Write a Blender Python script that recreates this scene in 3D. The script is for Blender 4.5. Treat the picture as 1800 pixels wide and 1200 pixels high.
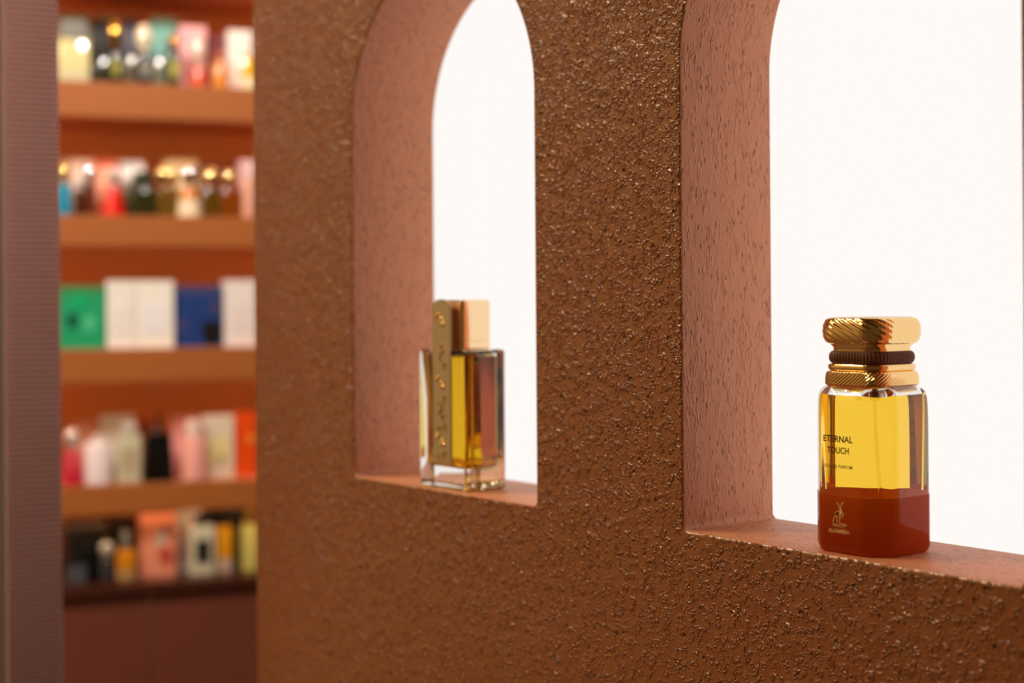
import bpy, bmesh, math, random
from mathutils import Vector, Matrix
random.seed(7)
PI = math.pi
for o in list(bpy.data.objects): bpy.data.objects.remove(o)
SC = bpy.context.scene
COL = SC.collection

# ---------------------------------------------------------------- camera, world, lights, exposure
FPX, CX, CY, ROLL = 2500.0, 900.0, 545.0, 0.0075
cd = bpy.data.cameras.new('camera'); cam = bpy.data.objects.new('camera', cd); COL.objects.link(cam)
cd.lens = 50.0; cd.sensor_width = 36.0; cd.sensor_fit = 'HORIZONTAL'
cd.lens = FPX / 1800 * 36
cd.shift_y = -(600 - CY) / 1800
cd.clip_start = 0.02; cd.clip_end = 50
cam.matrix_world = Matrix.Rotation(ROLL, 4, 'Y') @ Matrix.Rotation(PI / 2, 4, 'X')
cd.dof.use_dof = True; cd.dof.focus_distance = 0.775; cd.dof.aperture_fstop = 5.0
SC.camera = cam

w = bpy.data.worlds.new('world'); SC.world = w; w.use_nodes = True
w.node_tree.nodes['Background'].inputs[0].default_value = (1.0, 0.64, 0.28, 1)
w.node_tree.nodes['Background'].inputs[1].default_value = 0.09

def area(name, loc, target, size, power, color, size_y=None):
    l = bpy.data.lights.new(name, 'AREA'); l.energy = power; l.color = color
    l.shape = 'DISK' if size_y is None else 'RECTANGLE'; l.size = size
    if size_y: l.size_y = size_y
    o = bpy.data.objects.new(name, l); COL.objects.link(o); o.location = loc
    o.rotation_euler = (Vector(target) - Vector(loc)).to_track_quat('-Z', 'Y').to_euler()
    return o
WARM = (1.0, 0.78, 0.36); WHITE = (1.0, 0.90, 0.79)
area('ceiling_spot', (-1.55, 1.05, 1.45), (0.0, 0.9, 0.0), 0.14, 12.5, WARM)
area('ceiling_spot', (-1.15, 0.55, 1.45), (0.1, 0.8, 0.0), 0.12, 2.5, WARM)
area('ceiling_spot', (-0.62, 0.25, 1.45), (-0.62, 1.34, 0.25), 0.08, 0.95, (1.0, 0.82, 0.68)).data.spread = math.radians(32)  # added spot, only there to brighten the column
area('ceiling_spot', (-1.0, 1.4, 1.47), (-0.85, 3.1, 0.25), 0.08, 26, WHITE)
area('ceiling_spot', (-0.2, 1.9, 1.47), (-0.6, 3.1, 0.1), 0.08, 17, WHITE)
area('ceiling_spot', (-1.8, 1.5, 1.47), (-1.0, 3.1, 0.1), 0.08, 11, WHITE)
area('added_wall_light', (-2.6, 0.9, 1.45), (-3.2, 0.8, 0.0), 0.25, 36, (1.0, 0.87, 0.62), 2.2)  # added lamp, brightens the left wall for the gold to reflect

SC.view_settings.view_transform = 'Standard'; SC.view_settings.look = 'None'
SC.view_settings.exposure = 0.0; SC.view_settings.gamma = 1.0; SC.view_settings.use_curve_mapping = False
SC.cycles.max_bounces = 16; SC.cycles.transmission_bounces = 14; SC.cycles.glossy_bounces = 6
SC.cycles.diffuse_bounces = 4; SC.cycles.sample_clamp_indirect = 8.0; SC.cycles.use_denoising = True

# ---------------------------------------------------------------- helpers
def lin(c):
    return tuple(((v / 255) / 12.92 if v / 255 <= 0.04045 else ((v / 255 + 0.055) / 1.055) ** 2.4) for v in c)
def mat(name, rgb, rough=0.5, metal=0.0, trans=0.0, ior=1.45, coat=0.0, spec=0.5, emit=None, alpha=1.0):
    m = bpy.data.materials.new(name); m.use_nodes = True
    b = m.node_tree.nodes['Principled BSDF']
    b.inputs['Base Color'].default_value = (*lin(rgb), 1)
    b.inputs['Roughness'].default_value = rough; b.inputs['Metallic'].default_value = metal
    b.inputs['IOR'].default_value = ior; b.inputs['Transmission Weight'].default_value = trans
    b.inputs['Coat Weight'].default_value = coat; b.inputs['Specular IOR Level'].default_value = spec
    if emit: b.inputs['Emission Color'].default_value = (*emit[0], 1); b.inputs['Emission Strength'].default_value = emit[1]
    # fine relief and slight roughness variation so that no surface is a flat constant
    nt = m.node_tree; tc = nt.nodes.new('ShaderNodeTexCoord'); nz = nt.nodes.new('ShaderNodeTexNoise')
    nz.inputs['Scale'].default_value = 60; nz.inputs['Detail'].default_value = 3
    nt.links.new(tc.outputs['Object'], nz.inputs['Vector'])
    mr = nt.nodes.new('ShaderNodeMapRange'); mr.inputs['To Min'].default_value = rough * 0.88; mr.inputs['To Max'].default_value = min(1, rough * 1.12)
    nt.links.new(nz.outputs['Fac'], mr.inputs['Value']); nt.links.new(mr.outputs['Result'], b.inputs['Roughness'])
    return m
def glass(name, col, ior, rough=0.0):
    m = bpy.data.materials.new(name); m.use_nodes = True; nt = m.node_tree
    nt.nodes.remove(nt.nodes['Principled BSDF'])
    g = nt.nodes.new('ShaderNodeBsdfGlass'); g.inputs['Color'].default_value = (*col, 1)
    g.inputs['IOR'].default_value = ior; g.inputs['Roughness'].default_value = rough
    nt.links.new(g.outputs[0], nt.nodes['Material Output'].inputs['Surface'])
    return m

def tag(o, label=None, cat=None, group=None, kind=None):
    if label: o['label'] = label
    if cat: o['category'] = cat
    if group: o['group'] = group
    if kind: o['kind'] = kind
    return o
def empty(name, loc, rz=0.0):
    o = bpy.data.objects.new(name, None); COL.objects.link(o); o.location = loc; o.rotation_euler = (0, 0, rz)
    o.empty_display_size = 0.02
    return o
def obj(name, bm, mats, parent=None, smooth=True, angle=35):
    me = bpy.data.meshes.new(name)
    bmesh.ops.recalc_face_normals(bm, faces=bm.faces[:])
    bm.to_mesh(me); bm.free()
    return obj_me(name, me, mats, parent, smooth, angle)
def obj_me(name, me, mats, parent=None, smooth=True, angle=35):
    for m in (mats if isinstance(mats, (list, tuple)) else [mats]): me.materials.append(m)
    if smooth:
        me.polygons.foreach_set('use_smooth', [True] * len(me.polygons))
        try: me.set_sharp_from_angle(angle=math.radians(angle))
        except Exception: pass
    o = bpy.data.objects.new(name, me); COL.objects.link(o)
    if parent: o.parent = parent
    return o
def rrect(hx, hy, r, n=6):
    """rounded rectangle outline, counter-clockwise"""
    r = min(r, hx * .999, hy * .999); pts = []
    for cx, cy, a0 in ((hx - r, hy - r, 0), (-hx + r, hy - r, 90), (-hx + r, -hy + r, 180), (hx - r, -hy + r, 270)):
        for i in range(n + 1):
            a = math.radians(a0 + 90 * i / n); pts.append((cx + r * math.cos(a), cy + r * math.sin(a)))
    return pts
def dense(pts, N):
    """resample a closed outline to N even steps"""
    L = [0]; P = pts + [pts[0]]
    for a, b in zip(P, P[1:]): L.append(L[-1] + math.hypot(b[0] - a[0], b[1] - a[1]))
    out = []; k = 0
    for i in range(N):
        s = L[-1] * i / N
        while L[k + 1] < s: k += 1
        t = (s - L[k]) / max(1e-12, L[k + 1] - L[k])
        out.append((P[k][0] + (P[k + 1][0] - P[k][0]) * t, P[k][1] + (P[k + 1][1] - P[k][1]) * t))
    return out
def loft(bm, rings, cap0=True, cap1=True, off=(0, 0)):
    """rings: list of (z, [(x,y)...]) all of one length"""
    R = [[bm.verts.new((x + off[0], y + off[1], z)) for x, y in pts] for z, pts in rings]
    n = len(R[0]); fs = []
    for a, b in zip(R, R[1:]):
        for i in range(n): fs.append(bm.faces.new((a[i], a[(i + 1) % n], b[(i + 1) % n], b[i])))
    if cap0: fs.append(bm.faces.new(R[0][::-1]))
    if cap1: fs.append(bm.faces.new(R[-1]))
    return fs
def loft_rr(bm, secs, n=6, **k):      # secs: (z, hx, hy, r)
    return loft(bm, [(z, rrect(hx, hy, r, n)) for z, hx, hy, r in secs], **k)
def circ(r, n=24): return [(r * math.cos(2 * PI * i / n), r * math.sin(2 * PI * i / n)) for i in range(n)]
def lathe(bm, prof, n=24, **k): return loft(bm, [(z, circ(max(r, 1e-5), n)) for r, z in prof], **k)
def box(bm, x0, x1, y0, y1, z0, z1, bev=0.0):
    m = bmesh.new(); bmesh.ops.create_cube(m, size=1)
    for v in m.verts: v.co = Vector(((x0 + x1) / 2 + v.co.x * (x1 - x0), (y0 + y1) / 2 + v.co.y * (y1 - y0), (z0 + z1) / 2 + v.co.z * (z1 - z0)))
    if bev: bmesh.ops.bevel(m, geom=m.edges[:], offset=bev, segments=2, affect='EDGES', profile=0.6)
    me = bpy.data.meshes.new('t'); m.to_mesh(me); m.free(); bm.from_mesh(me); bpy.data.meshes.remove(me)
def boxbm(*a, **k): b = bmesh.new(); box(b, *a, **k); return b
def tube(bm, pts, r, n=8):
    pts = [Vector(p) for p in pts]; R = []
    for i, p in enumerate(pts):
        d = (pts[min(i + 1, len(pts) - 1)] - pts[max(i - 1, 0)]).normalized()
        a = d.cross(Vector((0, 1, 0)));
        if a.length < .1: a = d.cross(Vector((1, 0, 0)))
        a.normalize(); b = d.cross(a); rr = r[i] if isinstance(r, (list, tuple)) else r
        R.append([bm.verts.new(p + a * rr * math.cos(2 * PI * k / n) + b * rr * math.sin(2 * PI * k / n)) for k in range(n)])
    for A, B in zip(R, R[1:]):
        for k in range(n): bm.faces.new((A[k], A[(k + 1) % n], B[(k + 1) % n], B[k]))
    bm.faces.new(R[0][::-1]); bm.faces.new(R[-1])
def text(name, body, h, wid, m, parent, loc, thick=0.00006):
    """flat print standing on a local -y face; h = capital height, wid = full width"""
    c = bpy.data.curves.new(name, 'FONT'); c.body = body; c.align_x = 'CENTER'; c.extrude = thick / 2; c.size = h / 0.72; c.resolution_u = 4; c.offset = c.size * (.022 if h > .002 else .004)
    t = bpy.data.objects.new(name, c); COL.objects.link(t); bpy.context.view_layer.update()
    me = bpy.data.meshes.new_from_object(t.evaluated_get(bpy.context.evaluated_depsgraph_get())); bpy.data.objects.remove(t)
    xs = [v.co.x for v in me.vertices]; s = wid / (max(xs) - min(xs)); mid = (max(xs) + min(xs)) / 2
    for v in me.vertices: v.co = Vector(((v.co.x - mid) * s, -v.co.z, v.co.y))
    o = obj_me(name, me, m, parent, smooth=False); o.location = loc
    return o

def ray(px, py):                      # world direction with unit depth of a point of the photograph
    x, y = px - CX, CY - py
    c, s = math.cos(ROLL), math.sin(ROLL)
    return Vector(((x * c + y * s) / FPX, 1.0, (-x * s + y * c) / FPX))
# wall frame: u along the wall (to the right and nearer), n into the wall
UA = math.atan2(-0.788, 0.615)
U = Vector((math.cos(UA), math.sin(UA), 0)); N = Vector((-math.sin(UA), math.cos(UA), 0))
def wp(u, n, z): return U * u + N * n + Vector((0, 0, z))
WN, WT, SILL, ZF, ZC = 0.570, 0.076, -0.1253, -1.25, 1.5

# ---------------------------------------------------------------- materials of the setting
def stucco(name, rgb, scl, bump, rough, lo, hi, vertical):
    m = bpy.data.materials.new(name); m.use_nodes = True; nt = m.node_tree; L = nt.links.new
    b = nt.nodes['Principled BSDF']
    def nd(t, **k):
        x = nt.nodes.new('ShaderNode' + t)
        for a, v in k.items(): setattr(x, a, v)
        return x
    def math_(op, a, bb=None, clamp=False):
        x = nd('Math', operation=op, use_clamp=clamp)
        for i, v in enumerate((a, bb)):
            if v is None: continue
            if isinstance(v, (int, float)): x.inputs[i].default_value = v
            else: L(v, x.inputs[i])
        return x.outputs[0]
    tc = nd('TexCoord'); mp = nd('Mapping')
    mp.inputs['Rotation'].default_value = (0, math.radians(0 if vertical else 28), 0)
    mp.inputs['Scale'].default_value = scl
    L(tc.outputs['Object'], mp.inputs['Vector'])
    def noise(scale, detail=1.0, dist=0.0, src=mp.outputs[0]):
        x = nd('TexNoise'); x.inputs['Scale'].default_value = scale; x.inputs['Detail'].default_value = detail
        x.inputs['Distortion'].default_value = dist; L(src, x.inputs['Vector']); return x.outputs['Fac']
    def sm(v, a, c):
        x = nd('MapRange', interpolation_type='SMOOTHSTEP'); x.inputs['From Min'].default_value = a; x.inputs['From Max'].default_value = c
        L(v, x.inputs['Value']); return x.outputs['Result']
    n1 = noise(1.0, 1.0, 0.35)
    ridge = math_('SUBTRACT', 1.0, sm(math_('ABSOLUTE', math_('SUBTRACT', n1, 0.52)), 0.0, 0.12))
    mn = noise(0.55, 1.0)
    if not vertical:      # the roller left a denser grain high up, a sparser one low down
        sx = nd('SeparateXYZ'); L(tc.outputs['Object'], sx.inputs[0]); zr = nd('MapRange')
        zr.inputs['From Min'].default_value = -0.25; zr.inputs['From Max'].default_value = 0.2
        zr.inputs['To Min'].default_value = -0.075; zr.inputs['To Max'].default_value = 0.03
        L(sx.outputs['Z'], zr.inputs['Value']); mn = math_('ADD', mn, zr.outputs['Result'])
    mask = sm(mn, lo, hi)
    lump = sm(noise(1.5, 1.0, 0.2), 0.58, 0.72)
    hgt = math_('ADD', math_('MULTIPLY', ridge, mask), math_('MULTIPLY', lump, 0.7))
    hgt = math_('ADD', hgt, math_('MULTIPLY', noise(0.22, 2.0), 1.2))
    # pits: few cells of a voronoi pattern
    v = nd('TexVoronoi'); v.inputs['Scale'].default_value = 0.85 if vertical else 0.42; L(mp.outputs[0], v.inputs['Vector'])
    sep = nd('SeparateColor'); L(v.outputs['Color'], sep.inputs[0])
    pit = math_('MULTIPLY', math_('SUBTRACT', 1.0, sm(v.outputs['Distance'], *((0.10, 0.26) if vertical else (0.08, 0.2)))), sm(sep.outputs[0], 0.72, 0.76) if not vertical else sm(sep.outputs[0], 0.68, 0.72))
    hgt = math_('SUBTRACT', hgt, math_('MULTIPLY', pit, 1.6))
    bp = nd('Bump'); bp.inputs['Strength'].default_value = 1.0; bp.inputs['Distance'].default_value = bump
    L(hgt, bp.inputs['Height']); L(bp.outputs[0], b.inputs['Normal'])
    mx = nd('MixRGB'); L(pit, mx.inputs[0]); mx.inputs[1].default_value = (*lin(rgb), 1); mx.inputs[2].default_value = (*[c * (.6 if vertical else .3) for c in lin(rgb)], 1)
    L(mx.outputs[0], b.inputs['Base Color'])
    b.inputs['Roughness'].default_value = rough
    b.inputs['Specular IOR Level'].default_value = 0.5 if vertical else 0.6
    b.inputs['Coat Weight'].default_value = 0.0 if vertical else 0.9; b.inputs['Coat Roughness'].default_value = 0.2
    b.inputs['Coat Tint'].default_value = (1, .9, .7, 1); L(bp.outputs[0], b.inputs['Coat Normal'])
    return m
PAINT_DIMMED = (157, 89, 47)  # same paint as the reveals, darkened to carry the dimmer light on the front
stucco_front = stucco('rolled_paint_front_dimmed', PAINT_DIMMED, (300, 300, 310), 0.0008, 0.34, 0.40, 0.60, False)
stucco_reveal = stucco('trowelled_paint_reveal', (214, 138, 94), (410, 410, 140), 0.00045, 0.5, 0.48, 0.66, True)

def plain(name, rgb, rough, scale=8, amt=0.08):
    m = mat(name, rgb, rough); nt = m.node_tree; b = nt.nodes['Principled BSDF']
    tc = nt.nodes.new('ShaderNodeTexCoord'); nz = nt.nodes.new('ShaderNodeTexNoise'); nz.inputs['Scale'].default_value = scale
    nt.links.new(tc.outputs['Object'], nz.inputs['Vector'])
    mx = nt.nodes.new('ShaderNodeMixRGB'); c = lin(rgb)
    mx.inputs[1].default_value = (*[v * (1 - amt) for v in c], 1); mx.inputs[2].default_value = (*[v * (1 + amt) for v in c], 1)
    nt.links.new(nz.outputs['Fac'], mx.inputs[0]); nt.links.new(mx.outputs[0], b.inputs['Base Color'])
    return m
m_floor = plain('floor_tile', (120, 98, 82), 0.3); m_ceil = plain('ceiling_paint', (150, 120, 100), 0.8)
m_wall = plain('store_wall_paint', (226, 204, 160), 0.6)
m_shelf = plain('shelf_terracotta', (166, 94, 42), 0.45, 5, .04); m_back = plain('shelf_back_rust', (226, 138, 72), 0.45, 5, .05)
m_base = plain('cabinet_maroon', (104, 50, 36), 0.5); m_counter = plain('counter_dark', (70, 34, 24), 0.2)
m_slat = plain('mauve_rib', (214, 172, 168), 0.5); m_groove = plain('mauve_groove', (80, 56, 56), 0.7)

# ---------------------------------------------------------------- setting
def struct(name, bm, m, label=None):
    o = obj(name, bm, m, smooth=False); o['kind'] = 'structure'
    if label: o['label'] = label
    return o
struct('floor', boxbm(-3.2, 3.0, -1.6, 5.2, ZF - .1, ZF), m_floor)
struct('ceiling', boxbm(-3.2, 3.0, -1.6, 5.2, ZC, ZC + .1), m_ceil)
struct('wall_left', boxbm(-3.3, -3.2, -1.6, 5.2, ZF, ZC), m_wall)
struct('wall_back', boxbm(-3.2, 3.0, 5.2, 5.3, ZF, ZC), m_wall)

# the partition with two arched openings, outline drawn in the wall plane and extruded
ARCH = [(-0.9271, -0.7067), (-0.5747, -0.3603)]; SPRING = 0.140; U0, U1 = -1.0857, 0.35
BV = 0.0016
def spline(cu, pts):
    s = cu.splines.new('POLY'); s.points.add(len(pts) - 1); s.use_cyclic_u = True
    for p, q in zip(s.points, pts): p.co = (q[0], q[1], 0, 1)
cu = bpy.data.curves.new('arched_wall', 'CURVE'); cu.dimensions = '2D'; cu.fill_mode = 'BOTH'
cu.extrude = WT / 2 - BV; cu.bevel_depth = BV; cu.bevel_resolution = 3; cu.offset = -BV
spline(cu, [(U0, ZF), (U1, ZF), (U1, ZC - .002), (U0, ZC - .002)])
for a, b in ARCH:
    r = (b - a) / 2; c = (a + b) / 2; q = 0.004; pts = []
    for i in range(7): t = PI + PI / 2 * i / 6; pts.append((a + q + q * math.cos(t), SILL + q + q * math.sin(t)))
    for i in range(7): t = 1.5 * PI + PI / 2 * i / 6; pts.append((b - q + q * math.cos(t), SILL + q + q * math.sin(t)))
    for i in range(65): t = PI * i / 64; pts.append((c + r * math.cos(t), SPRING + r * math.sin(t)))
    spline(cu, pts)
co = bpy.data.objects.new('tmp', cu); COL.objects.link(co); bpy.context.view_layer.update()
wme = bpy.data.meshes.new_from_object(co.evaluated_get(bpy.context.evaluated_depsgraph_get())); bpy.data.objects.remove(co)
for v in wme.vertices: v.co = Vector((v.co.x, WN + WT / 2 - v.co.z, v.co.y))   # curve z -> depth, front (+z) towards the camera
wme.materials.clear()
wall = obj_me('wall_right', wme, [stucco_front, stucco_reveal], smooth=True, angle=40)
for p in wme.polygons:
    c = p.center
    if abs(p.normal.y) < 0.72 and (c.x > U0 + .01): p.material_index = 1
wall.rotation_euler = (0, 0, UA); wall['kind'] = 'structure'; wall['label'] = 'copper brown rough painted partition wall with two arched openings'

# backlit panels closing the two openings
def backlit(a, b, label):
    root = empty('backlit_panel', wp((a + b) / 2, WN + WT, SILL), UA); tag(root, label, 'light panel', 'backlit panels behind the arches')
    m = bpy.data.materials.get('backlit_acrylic')
    if not m:
        m = bpy.data.materials.new('backlit_acrylic'); m.use_nodes = True; nt = m.node_tree
        nt.nodes.remove(nt.nodes['Principled BSDF'])
        e = nt.nodes.new('ShaderNodeEmission'); e.inputs[0].default_value = (1.0, 0.955, 0.918, 1); e.inputs[1].default_value = PANEL
        nt.links.new(e.outputs[0], nt.nodes['Material Output'].inputs['Surface'])
    hw = (b - a) / 2 + .015
    obj('diffuser', boxbm(-hw, hw, .0005, .004, -.02, .40, bev=.0008), m, root, smooth=False)
    fr = bmesh.new()
    for s in (-1, 1): box(fr, min(s * hw, s * (hw + .012)), max(s * hw, s * (hw + .012)), .0005, .03, -.03, .41)
    box(fr, -hw, hw, .0005, .03, -.03, -.02); box(fr, -hw, hw, .0005, .03, .40, .41); box(fr, -hw, hw, .026, .03, -.02, .40)
    obj('housing', fr, m_wall, root, smooth=False)
PANEL = 1.0
backlit(*ARCH[0], 'glowing white panel behind the left arch and the slim rectangular bottle')
backlit(*ARCH[1], 'glowing white panel behind the right arch and the bottle with the rust base')

# ---------------------------------------------------------------- shelving far left
SA = math.radians(19.4); S = Vector((math.cos(SA), math.sin(SA), 0)); T = Vector((-math.sin(SA), math.cos(SA), 0))
S0 = Vector((ray(275, 549).x * 3.1, 3.1, 0))
def sl(px, py, y=0.0):
    """a point of the photograph -> (x, z) on the plane local y of the shelving"""
    d = ray(px, py); k = (S0 + T * y).dot(T) / d.dot(T); p = d * k
    return (p - S0).dot(S), p.z
shelf = empty('wall_shelving', (S0.x, S0.y, ZF), SA)
tag(shelf, 'tall terracotta shelving full of perfume, standing far behind the arched wall', 'shelving')
X0, X1, DEP, BH = -0.66, 0.75, 0.33, 0.072
ZR = [0.790, 0.499, 0.211, -0.077, -0.372]; ZB = -0.583
BHs = [0.077, 0.076, 0.066, 0.072, 0.062]
def sp(name, bm, m, parent=shelf):
    o = obj(name, bm, m, parent, smooth=False); o.location.z = -ZF; return o
sp('back_panel', boxbm(X0, X1, DEP, DEP + .02, ZB, 1.15), m_back)
for s in (X0 - .03, X1): sp('side_panel', boxbm(s, s + .03, 0, DEP + .02, ZF, 1.15, bev=.002), m_shelf)
sp('top_panel', boxbm(X0, X1, 0, DEP, 1.11, 1.15), m_shelf)
m_glow = mat('added_glow', (255, 230, 190), emit=((1.0, 0.66, 0.34), 8.0))  # added emitter that lifts the dark shelf backs and undersides
m_under = plain('shelf_underside', (214, 140, 104), 0.45)
for z, bh in zip(ZR, BHs):
    s = sp('shelf', boxbm(X0, X1, 0.019, DEP, z - bh + .012, z, bev=.001), m_under)
    obj('added_glow_strip', boxbm(X0 + .02, X1 - .02, .021, .031, z - bh + .004, z - bh + .0115), m_glow, s, smooth=False)  # added glow, hidden behind the shelf front
    obj('shelf_front', boxbm(X0, X1, 0.0, .0185, z - bh, z, bev=.001), m_shelf, s, smooth=False)
sp('counter', boxbm(X0, X1, -.02, DEP, ZB - .02, ZB, bev=.001), m_counter)
for a, b in ((X0, -0.02), (-0.017, X1)): sp('door', boxbm(a, b, .0, .02, ZF + .08, ZB - .021, bev=.001), m_base)
sp('plinth', boxbm(X0, X1, .03, DEP, ZF, ZF + .08), m_counter)

# ---------------------------------------------------------------- ribbed column
CA = math.radians(25)
c0 = ray(105, 549) * 1.30
cs = Vector((math.cos(CA), math.sin(CA), 0)); ct = Vector((-math.sin(CA), math.cos(CA), 0))
dl = ray(9, 549); k = c0.dot(ct) / dl.dot(ct); CWID = (c0 - dl * k).dot(cs)
col = empty('ribbed_column', (c0.x, c0.y, ZF), CA); tag(col, 'mauve brown column with fine horizontal ribs at the left edge', 'column')
o = obj('core', boxbm(-CWID, 0, .0015, .10, 0, ZC - ZF - .002), m_groove, col, smooth=False)
PITCH = 0.00505; RB = bmesh.new()
prof = [(-.0015 + .0015 * (1 - math.cos(t)), .0018 * math.sin(t)) for t in [(-PI / 2) + PI * i / 6 for i in range(7)]]
def rib(bm, z):
    A = []; 
    for x in (-CWID - .0005, .0005):
        A.append([bm.verts.new((x, .0015 - .0028 * math.cos(t), z + .0019 * math.sin(t))) for t in [(-PI / 2) + PI * i / 6 for i in range(7)]])
    for i in range(6): bm.faces.new((A[0][i], A[1][i], A[1][i + 1], A[0][i + 1]))
    bm.faces.new(A[0]); bm.faces.new(A[1][::-1])
    bm.faces.new((A[0][0], A[0][6], A[1][6], A[1][0]))
rib(RB, 0); first = obj('rib', RB, m_slat, col, smooth=False)
zlo, zhi = -0.42, 0.36; i0 = int((zlo - ZF) / PITCH); i1 = int((zhi - ZF) / PITCH); tot = int((ZC - ZF) / PITCH) - 1
first.location.z = i0 * PITCH
for i in range(i0 + 1, i1):
    c = first.copy(); COL.objects.link(c); c.parent = col; c.location.z = i * PITCH
RS = bmesh.new()
for i in list(range(1, i0)) + list(range(i1, tot)): rib(RS, i * PITCH)
tag(obj('ribbing', RS, m_slat, col, smooth=False), kind='stuff')

# ---------------------------------------------------------------- main bottle (rust dipped base)
gold = mat('polished_gold', (244, 204, 140), 0.07, 1.0)
cord = mat('brown_cord', (112, 66, 46), 0.6)
gl = glass('clear_glass', (0.985, 0.98, 0.97), 1.5)
amber = (1.0, 0.80, 0.23)
liq_side = glass('amber_liquid_in_glass', amber, 1.36 / 1.5); liq_top = glass('amber_liquid_surface', amber, 1.36)
rust = mat('rust_lacquer', (180, 54, 8), 0.08, coat=0.6)
nt = rust.node_tree; b = nt.nodes['Principled BSDF']; tr = nt.nodes.new('ShaderNodeBsdfTranslucent'); tr.inputs[0].default_value = (1.0, 0.46, 0.12, 1)
ms = nt.nodes.new('ShaderNodeMixShader'); ms.inputs[0].default_value = 0.75
nt.links.new(b.outputs[0], ms.inputs[1]); nt.links.new(tr.outputs[0], ms.inputs[2]); nt.links.new(ms.outputs[0], nt.nodes['Material Output'].inputs['Surface'])
ink = mat('dark_brown_ink', (74, 40, 12), 0.5); goldink = mat('gold_foil', (255, 205, 140), 0.35, 0.4); black_foil = mat('dark_green_foil', (26, 30, 12), 0.3)
silver = mat('silver_pump', (190, 182, 176), 0.2, 1.0)

B = empty('perfume_bottle', wp(-0.4675, 0.6016, SILL), UA)
tag(B, 'square glass bottle of yellow perfume with rust lacquered base and round gold cap', 'perfume bottle')
H = -SILL                                   # local z = H + world z
def z(wz): return H + wz
HB, CH = 0.0253, 0.0118
def glass_sec(d):                            # d: offset of the outer glass
    return [(0.0006, HB - .0022 + d, HB - .0022 + d, CH - .001), (0.0014, HB - .0008 + d, HB - .0008 + d, CH), (0.003, HB + d, HB + d, CH)]
def oct_rr(h, ch, r=0.002, n=3):
    """square of half side h with chamfered, softly rounded corners"""
    pts = []
    c = [(h, h - ch), (h - ch, h), (-h + ch, h), (-h, h - ch), (-h, -h + ch), (-h + ch, -h), (h - ch, -h), (h, -h + ch)]
    for i, p in enumerate(c):
        a = c[i - 1]; b = c[(i + 1) % 8]
        p, a, b = Vector(p), Vector(a), Vector(b); da, db = (a - p).normalized(), (b - p).normalized()
        for j in range(n + 1):
            t = j / n; q = (1 - t) ** 2 * (p + da * r) + 2 * t * (1 - t) * p + t * t * (p + db * r); pts.append((q.x, q.y))
    return pts
ZT = z(-0.0400)
outer = [(0.0006, .0232, .0105), (0.0016, .0246, .0112), (0.0036, HB, CH), (z(-.0955), HB, CH), (z(-.068), HB, CH), (z(-.057), .0252, .0116),
         (z(-.0500), .0251, .0116), (z(-.0460), .0248, .0115), (z(-.0432), .0240, .0112), (z(-.0415), .0228, .0108), (z(-.0403), .0211, .0100), (z(-.0398), .0185, .009)]
g = bmesh.new(); loft(g, [(a, oct_rr(h, c, .003, 5)) for a, h, c in outer])
# air space above the liquid: a second, inward facing skin of the glass
ZL = z(-0.0458); INN = lambda zz: .0178 - .0014 * (ZL - zz) / .06
g2 = bmesh.new(); air = loft(g2, [(zz, rrect(h, h, c, 8)) for zz, h, c in ((ZL, INN(ZL), .0070), (z(-.0446), .0172, .0070), (z(-.0432), .0162, .0068), (z(-.0421), .0148, .0064), (z(-.0413), .0128, .0058), (z(-.0409), .0105, .005))], cap0=False)
bmesh.ops.recalc_face_normals(g, faces=g.faces[:])
me = bpy.data.meshes.new('t'); 
# orient the air skin so that its normals point into the air space
cen = Vector((0, 0, z(-.044)))
g2.normal_update()
for f in g2.faces:
    if (f.calc_center_median() - cen).dot(f.normal) > 0: f.normal_flip()
g2.to_mesh(me); g2.free(); g.from_mesh(me); bpy.data.meshes.remove(me)
me = bpy.data.meshes.new('glass_body'); g.to_mesh(me); g.free()
obj_me('glass_body', me, gl, B, angle=50)
lq = bmesh.new()
rings = [(z(-.1180), rrect(.0135, .0135, .006, 8)), (z(-.1168), rrect(.0152, .0152, .0065, 8)), (z(-.114), rrect(INN(z(-.114)), INN(z(-.114)), .0070, 8)), (z(-.09), rrect(INN(z(-.09)), INN(z(-.09)), .0070, 8)), (ZL, rrect(INN(ZL), INN(ZL), .0070, 8))]
loft(lq, rings, cap1=False)
bmesh.ops.recalc_face_normals(lq, faces=lq.faces[:])
top = [v for v in lq.verts if abs(v.co.z - ZL) < 1e-6]
es = [e for e in lq.edges if all(abs(v.co.z - ZL) < 1e-6 for v in e.verts)]
f = bmesh.ops.contextual_create(lq, geom=es)['faces']
for q in f:
    q.material_index = 1; q.normal_update()
    if q.normal.z < 0: q.normal_flip()
me = bpy.data.meshes.new('perfume'); lq.to_mesh(me); lq.free()
obj_me('perfume', me, [liq_side, liq_top], B, angle=50)
lc = bmesh.new()
A = [(a, oct_rr(h + .0002, c, .003, 5)) for a, h, c in outer[:4]]
A[0] = (0.0002, A[0][1]); A[1] = (0.0013, A[1][1])
Bq = [(a if i else .0007, oct_rr(h - .00012, c, .003, 5)) for i, (a, h, c) in enumerate(outer[:4])]
loft(lc, A + Bq[::-1])
obj('lacquered_base', lc, rust, B, angle=50)

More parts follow.
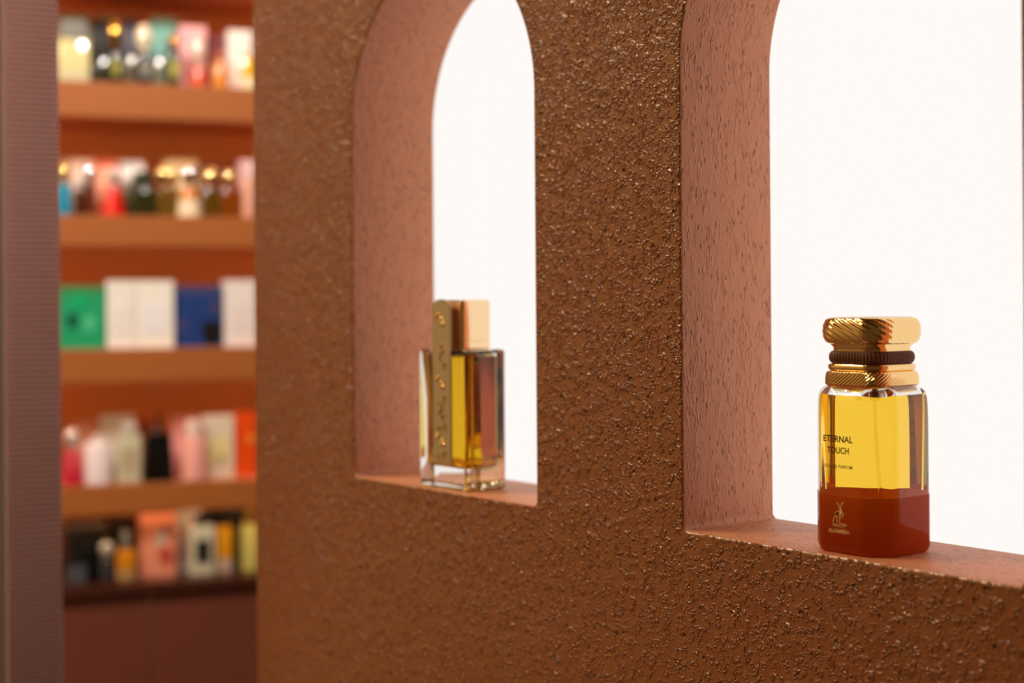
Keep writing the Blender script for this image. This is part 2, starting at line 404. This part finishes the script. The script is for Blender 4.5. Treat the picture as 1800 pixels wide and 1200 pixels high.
NS = 720
def ringpart(name, secs, m, flute=None, cap=True, n=10, angle=60, parent=B):
    """secs: (z, half, r); flute = (count, depth, twist per metre)"""
    rr = []
    for zz, h, r in secs:
        P = dense(rrect(h, h, r, n), NS if flute else 96)
        if flute:
            cnt, dep, tw = flute[:3]; edge = min(zz - secs[0][0], secs[-1][0] - zz); k = min(1, edge / 0.0012)
            Q = []
            for i, (x, y) in enumerate(P):
                s = cnt * 2 * PI * i / NS + tw * zz
                d = -dep * k * (.5 + .5 * math.cos(s)) ** 1.5
                L = math.hypot(x, y); Q.append((x * (1 + d / L), y * (1 + d / L)))
            P = Q
        rr.append((zz, P))
    bm = bmesh.new(); loft(bm, rr); return obj(name, bm, m, parent, angle=angle)
ringpart('fluted_collar', [(z(-.0402), .0190, .0095), (z(-.0398), .0196, .0100)] + [(z(-.0394 + .00022 * i), .0198 - .0006 * (i / 28) ** 3, .0100) for i in range(29)] + [(z(-.0326), .0184, .0095)], gold, (60, .00035, -3600))
ringpart('gold_band', [(z(-.0328), .0170, .010), (z(-.0322), .0183, .010), (z(-.0312), .0187, .010), (z(-.0296), .0187, .010), (z(-.0290), .0183, .010), (z(-.0288), .0168, .010)], gold)
cr = [(z(-.0290) + .0068 * (1 - math.cos(PI * i / 12)) / 2, .0158 + .0027 * math.sin(PI * i / 12) ** .6, .0105) for i in range(13)]
ringpart('corded_ring', cr, cord, (68, .00045, 0))
ringpart('gold_neck', [(z(-.0226), .0166, .0095), (z(-.0205), .0166, .0095), (z(-.0190), .0178, .010), (z(-.0184), .018, .010)], gold)
capz = []
for i in range(49):
    t = i / 48; a = -PI / 2 + PI * t
    capz.append((z(-.0119) + .0068 * math.sin(a), .0183 + .0031 * max(0, math.cos(a)) ** .75, .0125))
ringpart('cap', capz + [(z(-.0048), .0178, .012), (z(-.0052), .0165, .0115), (z(-.0055), .012, .009)], gold, (26, .00032, 2100))
pb = bmesh.new(); lathe(pb, [(.0052, z(-.0420)), (.0052, z(-.0436)), (.0034, z(-.0440)), (.0034, z(-.0456))][::-1], 24)
obj('pump', pb, silver, B)
dip = glass('dip_tube_plastic', (0.97, .93, .8), 1.06)
pb = bmesh.new(); lathe(pb, [(.0032, z(-.0495)), (.0032, z(-.0458))], 20)
tube(pb, [(0, 0, z(-.0496)), (.0004, 0, z(-.06)), (.0016, 0, z(-.075)), (.0034, 0, z(-.09)), (.0052, 0, z(-.105)), (.0062, 0, z(-.114))], .0011, 10)
obj('dip_tube', pb, dip, B)
FY = -HB - .00006
def fz(px, py):                              # world point on the front (-y) face of the bottle from a point of the photograph
    d = ray(px, py); p0 = wp(0, 0.6016 - HB, 0); k = p0.dot(N) / d.dot(N); p = d * k
    return p.dot(U) + 0.4675, p.z + H
for body, (px, py), h, (a, b_) in (('ETERNAL', (1473, 771), .0033, (1447, 1498.5)), ('TOUCH', (1473, 791), .0033, (1454, 1492)), ('EAU DE PARFUM', (1474, 819.5), .0018, (1450, 1498))):
    x, zz = fz(px, py); wid = fz(b_, py)[0] - fz(a, py)[0]
    text('lettering', body, h, wid, ink, B, (x, FY, zz - h / 2))
FY2 = -HB - .00026
for body, (px, py), h, (a, b_) in (('MAISON', (1475.5, 923), .0017, (1464.5, 1486)), ('ALHAMBRA', (1475, 933), .0021, (1457, 1494))):
    x, zz = fz(px, py); wid = fz(b_, py)[0] - fz(a, py)[0]
    text('lettering', body, h, wid, goldink, B, (x, FY2, zz - h / 2))['label'] = 'gold foil lettering'
# stag emblem, drawn in crop pixels (16 per photo pixel) of x0 = 1445, y0 = 870
def ep(x, y): a, b_ = fz(1445 + x / 16, 870 + y / 16); return a, b_
em = bmesh.new()
def stroke(pts, ws):
    P = [Vector(ep(*p)) for p in pts]; Lf, Rt = [], []
    for i, p in enumerate(P):
        d = (P[min(i + 1, len(P) - 1)] - P[max(0, i - 1)]).normalized(); nn = Vector((-d.y, d.x)); wv = ws[i] if isinstance(ws, (list, tuple)) else ws
        Lf.append(p + nn * wv / 2); Rt.append(p - nn * wv / 2)
    for i in range(len(P) - 1):
        q = [Lf[i], Rt[i], Rt[i + 1], Lf[i + 1]]
        a = [em.verts.new((v.x, FY2, v.y)) for v in q]; c = [em.verts.new((v.x, FY2 + .00006, v.y)) for v in q]
        em.faces.new(a); em.faces.new(c[::-1])
        for j in range(4): em.faces.new((a[j], c[j], c[(j + 1) % 4], a[(j + 1) % 4]))
k = .00048
stroke([(490, 350), (490, 290), (440, 235), (425, 190)], [k, k, k, k * .6]); stroke([(535, 350), (545, 280), (590, 220), (612, 180)], [k, k, k, k * .6])
stroke([(455, 250), (470, 225), (455, 205)], k * .7); stroke([(570, 250), (560, 220), (578, 200)], k * .7)
stroke([(500, 345), (512, 375), (545, 395)], [k * 1.6, k * 2, k * 1.2]); stroke([(520, 380), (520, 440), (520, 545)], [k * 1.6, k * 2.4, k * 2.2]); stroke([(548, 400), (560, 480), (535, 545)], [k * 1.5, k * 1.6, k])
stroke([(485, 470), (430, 490), (385, 500), (360, 545)], [k * 2.4, k * 2.6, k * 2.2, k])
stroke([(400, 540), (385, 590), (340, 650), (325, 700), (325, 755)], [k * 1.6, k * 1.2, k, k, k * 1.1]); stroke([(465, 580), (425, 630), (425, 700), (440, 765)], [k * 1.2, k, k, k * 1.2])
stroke([(515, 545), (515, 620), (500, 690), (505, 770)], [k * 1.5, k * 1.2, k, k * 1.2]); stroke([(560, 500), (615, 535), (590, 590), (570, 640)], [k * 1.2, k, k, k * .8])
stroke([(500, 788), (560, 800), (640, 825), (730, 855)], [k * .5, k * .8, k * .8, k * .4])
obj('emblem', em, goldink, B, smooth=False)['label'] = 'gold leaping stag emblem with antlers'
em = bmesh.new(); stroke([(475, 480), (430, 500), (390, 520), (375, 570)], [k * 1.2, k * 2, k * 1.8, k * .8])
for v in em.verts: v.co.y -= .00005
obj('emblem_dark_back', em, black_foil, B, smooth=False)['label'] = 'dark back of the stag emblem'  # dark foil stroke along the back of the stag

# ---------------------------------------------------------------- slim bottle in the left arch
pale = mat('champagne_gold', (250, 214, 168), 0.10, 1.0)
brass = mat('brushed_brass', (206, 178, 140), 0.42, 0.5); brass_hi = mat('raised_brass', (255, 206, 130), 0.15, 1.0)
hu, hn = .0300, .0175; cu_, cn_ = -0.8205, 0.5945
D = empty('perfume_bottle', wp(cu_, cn_, SILL), UA)
tag(D, 'slim rectangular glass bottle of amber perfume with brass strip and square champagne gold cap', 'perfume bottle')
g = bmesh.new(); TB = z(-.0272)
loft_rr(g, [(.0004, hu - .0012, hn - .0012, .0035), (.0014, hu, hn, .0042), (TB - .002, hu, hn, .0042), (TB - .0006, hu - .0008, hn - .0008, .004), (TB, hu - .003, hn - .003, .003)], n=6)
bmesh.ops.recalc_face_normals(g, faces=g.faces[:])
zl = z(-.0330); iu, inn = hu - .0068, hn - .0048
g2 = bmesh.new(); loft_rr(g2, [(zl, iu, inn, .004), (z(-.0310), iu, inn, .004), (z(-.0302), iu - .002, inn - .002, .003)], cap0=False)
cen = Vector((0, 0, z(-.032)))
g2.normal_update()
for f in g2.faces:
    if (f.calc_center_median() - cen).dot(f.normal) > 0: f.normal_flip()
me = bpy.data.meshes.new('t'); g2.to_mesh(me); g2.free(); g.from_mesh(me); bpy.data.meshes.remove(me)
me = bpy.data.meshes.new('glass_body'); g.to_mesh(me); g.free(); obj_me('glass_body', me, gl, D, angle=50)
lq = bmesh.new(); loft_rr(lq, [(z(-.1105), iu - .004, inn - .004, .003), (z(-.1090), iu - .001, inn - .001, .0035), (z(-.107), iu, inn, .004), (zl, iu, inn, .004)], cap1=False)
bmesh.ops.recalc_face_normals(lq, faces=lq.faces[:])
es = [e for e in lq.edges if all(abs(v.co.z - zl) < 1e-6 for v in e.verts)]
for q in bmesh.ops.contextual_create(lq, geom=es)['faces']:
    q.material_index = 1; q.normal_update()
    if q.normal.z < 0: q.normal_flip()
amber2 = (0.86, 0.66, 0.09)
me = bpy.data.meshes.new('perfume'); lq.to_mesh(me); lq.free()
obj_me('perfume', me, [glass('deep_amber_in_glass', amber2, 1.36 / 1.5), glass('deep_amber_surface', amber2, 1.36)], D, angle=50)
cb = bmesh.new()
ku, kn = .0165, .0128
loft_rr(cb, [(z(-.0270), ku - .0006, kn - .0006, .0022), (z(-.0266), ku, kn, .0026), (z(-.0220), ku, kn, .0026), (z(-.0218), ku - .0006, kn - .0006, .0024), (z(-.0212), ku - .0006, kn - .0006, .0024), (z(-.0210), ku, kn, .0026), (z(.0058), ku, kn, .0026), (z(.0070), ku - .0005, kn - .0005, .0024), (z(.0076), ku - .0016, kn - .0016, .002)], off=(.002, 0))
obj('cap', cb, pale, D)
sw = .0110; so = .0020                      # brass strip down the front, rounded top
sb = bmesh.new(); pts = [(-sw, z(-.1075)), (sw, z(-.1075))] + [(sw * math.cos(PI * i / 12), z(.0035) + .0045 * math.sin(PI * i / 12)) for i in range(13)]
a = [sb.verts.new((x + so, -hn - .0016, y)) for x, y in pts]; c = [sb.verts.new((x + so, -hn - .0002, y)) for x, y in pts]
sb.faces.new(a); sb.faces.new(c[::-1])
for j in range(len(a)): sb.faces.new((a[j], c[j], c[(j + 1) % len(a)], a[(j + 1) % len(a)]))
bmesh.ops.bevel(sb, geom=[e for e in sb.edges if abs(e.verts[0].co.y - e.verts[1].co.y) < 1e-7], offset=.0003, segments=1, affect='EDGES')
strip = obj('front_strip', sb, brass, D)
bk = bmesh.new(); box(bk, so - sw * .7, so + sw * .7, -hn - .0002, -kn + .0005, z(-.0262), z(.0020)); obj('strip_mount', bk, brass, D, smooth=False)
def blobs(lst):
    bm = bmesh.new()
    for x, zz, r in lst:
        M = Matrix.Translation((so + x, -hn - .0017, z(zz))) @ Matrix.Diagonal((r, .0006, r, 1))
        bmesh.ops.create_icosphere(bm, subdivisions=2, radius=1, matrix=M)
    return bm
for zz in (-.006, -.050, -.0905):
    obj('flower', blobs([(-.0045, zz + .003, .0018), (-.0065, zz + .0015, .0014), (.0005, zz - .0005, .0019), (.0022, zz - .0035, .0019), (-.0005, zz - .0035, .0014)]), brass_hi, strip)
def curl(pts):
    bm = bmesh.new(); tube(bm, [(so + x, -hn - .0018, z(zz)) for x, zz in pts], .00055, 6); return bm
def arc(cx, cz, r, a0, a1, n=10): return [(cx + r * math.cos(math.radians(a0 + (a1 - a0) * i / n)), cz + r * 1.2 * math.sin(math.radians(a0 + (a1 - a0) * i / n))) for i in range(n + 1)]
for q in ((0.002, -.026, .0022, 60, 330), (0.001, -.033, .0030, 90, 300), (0.004, -.039, .0018, 0, 300), (0.003, -.062, .0018, 0, 330), (-.003, -.068, .0034, -60, 120),
          (.003, -.075, .0022, 40, 300), (.0035, -.082, .0016, 0, 320), (-.003, -.083, .0016, 0, 300), (.003, -.101, .002, 0, 300), (-.003, -.103, .0018, 60, 330), (-.001, -.072, .002, 100, 290)):
    obj('curl', curl(arc(*q)), brass_hi, strip)

# ---------------------------------------------------------------- goods on the shelves
ROWZ = {0: ZR[1], 1: ZR[2], 2: ZR[3], 3: ZR[4], 4: ZB}
MC = {}
def M_(rgb, rough=.35, metal=0.0, coat=0.2):
    k = (rgb, rough, metal)
    if k not in MC: MC[k] = mat('goods_%d_%d_%d' % rgb, rgb, rough, metal, coat=coat)
    return MC[k]
def place(name, cat, label, row, pxc, y, group=None):
    x, _ = sl(pxc, 549, y); p = S0 + S * x + T * y
    o = empty(name, (p.x, p.y, ROWZ[row] + .0003), SA); tag(o, label, cat, group); return o, x
GR = ['goods on the top shelf', 'goods on the second shelf', 'cartons on the middle shelf', 'goods on the fourth shelf', 'goods on the dark counter']
def carton(row, a, b, top, rgb, label, y=.06, dep=.06, panel=None, rough=.4, lid=None, blot=None, band=None):
    """carton between photo columns a and b with its top at photo row top"""
    yc = y + dep / 2; root, x = place('carton', 'carton', label, row, (a + b) / 2, y, GR[row])
    xa, xb = sl(a, 549, y)[0], sl(b, 549, y)[0]; h = sl((a + b) / 2, top, y)[1] - ROWZ[row]; w2 = (xb - xa) / 2 - .0006
    obj('carton_body', boxbm(-w2, w2, 0, dep, 0, h * .86, bev=.001), M_(rgb, rough), root, smooth=False)
    obj('lid', boxbm(-w2 - .0004, w2 + .0004, -.0004, dep + .0004, h * .86 + .0003, h, bev=.001), M_(lid or rgb, rough), root, smooth=False)
    if panel: obj('front_label', boxbm(-w2 * .62, w2 * .62, -.0012, -.0002, h * .22, h * .66, bev=.0003), M_(panel, .4), root, smooth=False)
    if band: obj('band', boxbm(-w2 - .0002, w2 + .0002, -.0009, -.0001, h * band[0], h * band[1]), M_(band[2], .4), root, smooth=False)
    if blot:
        for (u, v, r, c) in blot:
            bm = bmesh.new(); pts = [(u * w2 + r * w2 * math.cos(t) * (1 + .15 * math.sin(3 * t)), v * h + r * w2 * 1.3 * math.sin(t)) for t in [2 * PI * i / 20 for i in range(20)]]
            pts = [(max(-w2 * .98, min(w2 * .98, p)), max(.004, min(h * .97, q))) for p, q in pts]
            A = [bm.verts.new((p, -.0016, q)) for p, q in pts]; C = [bm.verts.new((p, -.0005, q)) for p, q in pts]
            bm.faces.new(A); bm.faces.new(C[::-1])
            for j in range(20): bm.faces.new((A[j], C[j], C[(j + 1) % 20], A[(j + 1) % 20]))
            obj('printed_motif', bm, M_(c, .4), root, smooth=False)
    return root
def flask(row, pxc, wpx, shoulder, top, rgb, cap, label, y=.03, shape='round', capw=None, rough=.12, lower=None, taper=1.0, captype='ball', lab=None, metal=1.0, cat='perfume bottle'):
    """bottle: body up to photo row shoulder, cap up to photo row top"""
    root, x = place('perfume_bottle', cat, label, row, pxc, y + .01, GR[row])
    xa, xb = sl(pxc - wpx / 2, 549, y)[0], sl(pxc + wpx / 2, 549, y)[0]; r = (xb - xa) / 2
    hs = sl(pxc, shoulder, y)[1] - ROWZ[row]; ht = sl(pxc, top, y)[1] - ROWZ[row]; ht = max(ht, hs + .008)
    bm = bmesh.new(); rt = r * taper; ry = r if shape == 'round' else min(r, .018)
    s = min(r * .35, .008)
    secs = [(0.0, .88), (.002, 1.0), (hs - s, taper), (hs - s * .4, taper * .9), (hs, taper * .55)]
    if shape == 'round': lathe(bm, [(r * k, zz) for zz, k in secs], 28)
    elif shape == 'egg':
        lathe(bm, [(r * max(.2, math.sin(PI * (.22 + .68 * i / 12)) ** .8), hs * i / 12) for i in range(13)], 28)
    else: loft_rr(bm, [(zz, r * k, ry * k, min(r, ry) * .3) for zz, k in secs], n=4)
    body = obj('bottle_body', bm, M_(rgb, rough), root)
    if lower:
        bm = bmesh.new(); hh = hs * lower[0]; e = .0006
        if shape == 'round': lathe(bm, [(r * .9 + e, .0003), (r + e, .002), (r * (1 + (taper - 1) * lower[0]) + e, hh), (r * .5, hh + .0003)], 28)
        else: loft_rr(bm, [(.0003, r * .9 + e, ry * .9 + e, ry * .3), (.002, r + e, ry + e, ry * .3), (hh, r * (1 + (taper - 1) * lower[0]) + e, ry + e, ry * .3)], n=4)
        obj('dipped_base', bm, M_(lower[1], .15), root)
    if lab: obj('front_label', boxbm(-r * .6, r * .6, -ry - .0012, -ry + .002, hs * .25, hs * .7, bev=.0003), M_(lab, .5), root, smooth=False)
    cr_ = (capw / wpx * r * (1.12 if captype == 'ball' else 1)) if capw else r * .6
    bm = bmesh.new(); lathe(bm, [(cr_ * .55, hs - .002), (cr_ * .6, hs + .004)], 20); obj('collar', bm, M_(cap, .12, metal), root)
    ch = ht - hs - .002; bm = bmesh.new()
    if captype == 'ball':
        lathe(bm, [(max(1e-4, cr_ * math.sin(PI * i / 12)), hs + .002 + ch / 2 - ch / 2 * math.cos(PI * i / 12)) for i in range(13)], 24)
    elif captype == 'cyl':
        lathe(bm, [(cr_ * .96, hs + .002), (cr_, hs + .003), (cr_, ht - .0015), (cr_ * .9, ht)], 24)
    elif captype == 'spike':
        lathe(bm, [(cr_, hs + .002), (cr_ * .55, hs + ch * .4), (cr_ * .3, ht)], 20)
    else: loft_rr(bm, [(hs + .002, cr_ * .97, min(cr_, .016), .002), (ht - .001, cr_, min(cr_, .016), .002), (ht, cr_ * .93, min(cr_, .015), .002)], n=3)
    obj('cap', bm, M_(cap, .06 if metal else .3, metal), root)
    return root
GOLD, SILV = (250, 214, 150), (232, 232, 236)
# top shelf (left to right)
carton(0, 104, 163, 24, (128, 122, 102), 'grey green carton behind the cream bottle, leftmost on the top shelf', y=.14)
flask(0, 133, 56, 68, 36, (224, 208, 150), (190, 188, 182), 'wide cream bottle with silvery cap, leftmost on the top shelf', shape='rect', captype='box', capw=44, lower=(.3, (208, 200, 160)), metal=.5)
carton(0, 164, 200, 36, (22, 20, 18), 'tall black carton right of the cream bottle, top shelf', y=.13)
carton(0, 177, 213, 26, (88, 70, 44), 'dark bronze carton behind the bottle with the amber gold cap', y=.20, lid=(140, 110, 70))
flask(0, 181, 24, 100, 60, (48, 46, 34), (46, 42, 44), 'olive black bottle with black cap at the left, top shelf', shape='rect', captype='box', metal=0)
flask(0, 206, 25, 88, 36, (34, 34, 30), (226, 176, 84), 'black bottle with tall amber gold cap, top shelf', captype='ball', capw=22, lab=(150, 144, 50))  # its front patch is a painted yellow-green highlight
carton(0, 218, 246, 32, (74, 74, 92), 'slate blue carton left of the tall cream cap, top shelf', y=.13)
flask(0, 232, 22, 96, 60, (92, 84, 66), (92, 90, 104), 'taupe bottle with slate cap between two navy bottles, top shelf', shape='rect', captype='box', metal=0)
flask(0, 257, 26, 92, 42, (28, 30, 48), (250, 236, 206), 'navy bottle with tall egg shaped cream cap, top shelf', captype='ball', capw=28, metal=.2, lab=(140, 132, 120))
carton(0, 268, 314, 31, (112, 176, 172), 'turquoise carton in the middle of the top shelf', y=.12, lid=(120, 170, 160))
flask(0, 283, 24, 100, 80, (106, 108, 92), (120, 168, 164), 'grey green bottle in front of the turquoise carton', shape='rect', captype='box', metal=0)
flask(0, 308, 24, 88, 60, (40, 52, 34), (232, 186, 130), 'dark green bottle with peach gold cap beside the turquoise carton', capw=24, lab=(176, 168, 74))
carton(0, 319, 366, 46, (240, 176, 184), 'tall pink carton on the top shelf', y=.10)
flask(0, 352, 30, 118, 62, (226, 96, 72), (255, 216, 204), 'coral red bottle with pearly pink cap in front of the pink carton', capw=26, metal=.3)
carton(0, 369, 402, 64, (104, 34, 46), 'maroon carton between the pink and the white carton, top shelf', y=.12)
flask(0, 390, 28, 108, 90, (226, 142, 60), (214, 120, 60), 'small orange bottle in front of the maroon carton', shape='round', metal=.3)
carton(0, 404, 447, 54, (246, 236, 232), 'white carton at the right end of the top shelf', y=.07)
flask(0, 438, 24, 100, 62, (236, 178, 40), (250, 240, 226), 'golden yellow bottle with white cap at the right end of the top shelf', y=.02, shape='rect', captype='box', metal=0, lower=(.35, (246, 232, 190)))
# second shelf
carton(1, 92, 124, 278, (170, 172, 160), 'pale grey carton behind the blue bottle at the left end of the second shelf', y=.13)
flask(1, 114, 28, 322, 284, (30, 140, 176), GOLD, 'blue bottle with round gold cap, left end of the second shelf', capw=25)
carton(1, 126, 168, 280, (238, 206, 190), 'blush white carton behind the silver ball cap, second shelf', y=.12)
flask(1, 143, 26, 332, 304, (70, 34, 12), (236, 226, 220), 'dark amber bottle with pearl cap next to the blue bottle', metal=.3, capw=22)
flask(1, 160, 24, 326, 286, (112, 58, 40), SILV, 'red brown bottle with silver ball cap, second shelf', y=.045, capw=25)
carton(1, 170, 210, 279, (250, 178, 150), 'peach pink carton behind the red bottle', y=.12, lid=(236, 120, 90))
flask(1, 201, 44, 326, 292, (222, 32, 26), (244, 220, 216), 'bright red flaring bottle with pale cap, second shelf', taper=.6, capw=26, metal=.5)
carton(1, 213, 256, 283, (226, 228, 232), 'silvery white carton right of the peach carton', y=.12)
flask(1, 226, 26, 334, 300, (90, 84, 40), (236, 238, 240), 'olive bottle with white cap right of the red bottle', y=.085, capw=30, metal=.3)
flask(1, 252, 48, 330, 302, (44, 44, 20), (58, 60, 44), 'wide dark olive bottle with dark cap, second shelf', shape='rect', captype='box', capw=34, metal=0)
flask(1, 287, 24, 330, 290, (104, 72, 16), GOLD, 'brown bottle with round gold cap left of the cream carton', capw=24)
carton(1, 291, 349, 280, (246, 226, 186), 'large cream carton on the second shelf', y=.12)
flask(1, 305, 22, 330, 294, (120, 84, 26), GOLD, 'narrow brown bottle with gold cap in front of the cream carton', y=.05, capw=22)
flask(1, 334, 42, 328, 288, (206, 120, 20), SILV, 'amber bottle with white dipped base and silver ball cap', lower=(.58, (246, 222, 190)), capw=26, taper=.75)
carton(1, 352, 392, 288, (112, 58, 48), 'brown carton behind the single gold ball cap, second shelf', y=.12)
flask(1, 373, 36, 330, 293, (88, 58, 12), GOLD, 'dark olive amber bottle with gold ball cap right of the white base', capw=27, shape='rect')
carton(1, 394, 424, 290, (128, 74, 66), 'mauve brown carton second from the right end of the second shelf', y=.13)
flask(1, 407, 38, 332, 296, (124, 58, 12), (246, 206, 150), 'copper amber bottle with gold ball cap near the right end', capw=26, shape='rect')
carton(1, 424, 450, 282, (226, 190, 196), 'pale lilac pink carton, right end of the second shelf', y=.08)
flask(1, 437, 20, 312, 298, (232, 170, 146), (240, 214, 214), 'slim peach bottle in front of the lilac pink carton', y=.02, metal=.3)
# middle shelf
carton(2, 104, 186, 503, (30, 160, 108), 'emerald green carton at the left end of the middle shelf', y=.03, blot=[(-.45, .45, .28, (0, 92, 66)), (-.1, .75, .3, (0, 172, 108)), (.3, .4, .32, (72, 190, 140))], lid=(58, 140, 84))
carton(2, 187, 237.7, 494, (242, 236, 228), 'white carton right of the green carton, middle shelf', y=.03, panel=(240, 232, 226))
carton(2, 238, 306, 494, (244, 238, 228), 'wider white carton left of the blue carton, middle shelf', y=.03, panel=(240, 236, 240))
carton(2, 308, 392, 503, (28, 58, 122), 'royal blue carton with black motif, middle shelf', y=.04, blot=[(.55, .22, .45, (22, 14, 20)), (.7, .65, .25, (66, 62, 100)), (-.75, .35, .24, (66, 66, 116))], lid=(60, 64, 112))
carton(2, 394, 450, 493, (240, 228, 224), 'pinkish white carton at the right end of the middle shelf', y=.03, panel=(236, 222, 220))
# fourth shelf
flask(3, 125, 40, 792, 752, (206, 66, 78), (226, 206, 200), 'crimson bottle with pale ball cap, left end of the fourth shelf', capw=27, metal=.6, taper=.8, lower=(.45, (196, 40, 62)))
carton(3, 128, 172, 745, (216, 156, 132), 'dull peach carton behind the crimson bottle', y=.12)
flask(3, 171, 50, 776, 766, (240, 222, 224), (236, 216, 214), 'round shouldered blush white bottle, fourth shelf', shape='round', captype='cyl', metal=0, capw=22)
carton(3, 175, 236, 730, (206, 198, 186), 'light grey carton behind the blush white bottle', y=.11)
flask(3, 224, 44, 762, 744, (200, 190, 160), (206, 198, 188), 'greige rectangular bottle left of the black one, fourth shelf', shape='rect', captype='box', metal=0, lab=(188, 170, 140))
flask(3, 276, 54, 762, 728, (14, 13, 12), (50, 22, 12), 'black tapering bottle with pointed cap on the fourth shelf', shape='rect', captype='spike', taper=.86, capw=22, metal=0)
flask(3, 255, 20, 745, 724, (120, 60, 34), (200, 104, 56), 'copper capped bottle standing behind the black bottle', y=.12, capw=18, metal=.6)
carton(3, 300, 352, 733, (230, 156, 152), 'rose pink carton right of the black bottle, fourth shelf', y=.10)
flask(3, 339, 44, 768, 738, (240, 168, 156), (252, 220, 208), 'coral pink bottle with pearly cap, fourth shelf', y=.02, captype='cyl', metal=.1, capw=30)
carton(3, 356, 410, 731, (222, 206, 186), 'cream carton near the right end of the fourth shelf', y=.05, panel=(230, 214, 150), blot=[(.2, .3, .22, (170, 152, 130))])
carton(3, 411, 449, 727, (228, 74, 10), 'bright orange carton, right end of the fourth shelf', y=.05, blot=[(.5, .6, .35, (240, 144, 50))])
# counter
carton(4, 112, 182, 920, (58, 50, 46), 'charcoal carton with grey lid at the left end of the counter', y=.12, lid=(104, 92, 86))
flask(4, 132, 34, 964, 932, (20, 20, 22), (26, 24, 24), 'black bottle at the left end of the counter', shape='rect', captype='box', metal=0, lower=(.55, (78, 78, 82)))
flask(4, 160, 24, 960, 930, (8, 8, 9), (12, 12, 12), 'second black bottle from the left on the counter', shape='rect', captype='box', metal=0)
flask(4, 184, 32, 984, 952, (50, 48, 48), (176, 164, 148), 'dark bottle with round pale grey cap on the counter', capw=27, metal=.3)
carton(4, 184, 232, 915, (44, 32, 24), 'black brown carton behind the pale grey cap', y=.15)
flask(4, 218, 34, 966, 934, (196, 122, 22), (150, 140, 128), 'amber bottle with grey cap left of the salmon carton', shape='rect', captype='cyl', metal=.4, capw=16, lower=(.35, (176, 132, 84)))
carton(4, 243, 306, 905, (226, 140, 110), 'salmon carton with red and grey motif on the counter', y=.05, blot=[(.15, .62, .38, (200, 176, 164)), (.45, .76, .22, (140, 108, 96)), (.45, .32, .42, (184, 72, 58))])
carton(4, 307, 352, 897, (222, 212, 208), 'white carton on the counter', y=.10, lid=(200, 196, 192))
flask(4, 352, 44, 922, 906, (196, 186, 160), (90, 88, 90), 'clear pale bottle with black round label on the counter', shape='rect', captype='box', metal=.5, capw=24, lab=(40, 32, 24))
carton(4, 352, 396, 893, (30, 28, 24), 'black carton behind the gold labelled bottle on the counter', y=.14)
flask(4, 391, 26, 924, 914, (206, 138, 26), (60, 56, 54), 'golden bottle with dark cap on the counter', shape='rect', captype='box', metal=.2, lower=(.3, (190, 160, 140)), y=.04)
carton(4, 397, 426, 893, (40, 34, 28), 'tall black brown carton right of the golden bottle', y=.10)
flask(4, 435, 28, 920, 896, (196, 178, 96), (150, 120, 60), 'pale yellow green bottle at the right end of the counter', shape='rect', captype='box', metal=.3, y=.04)
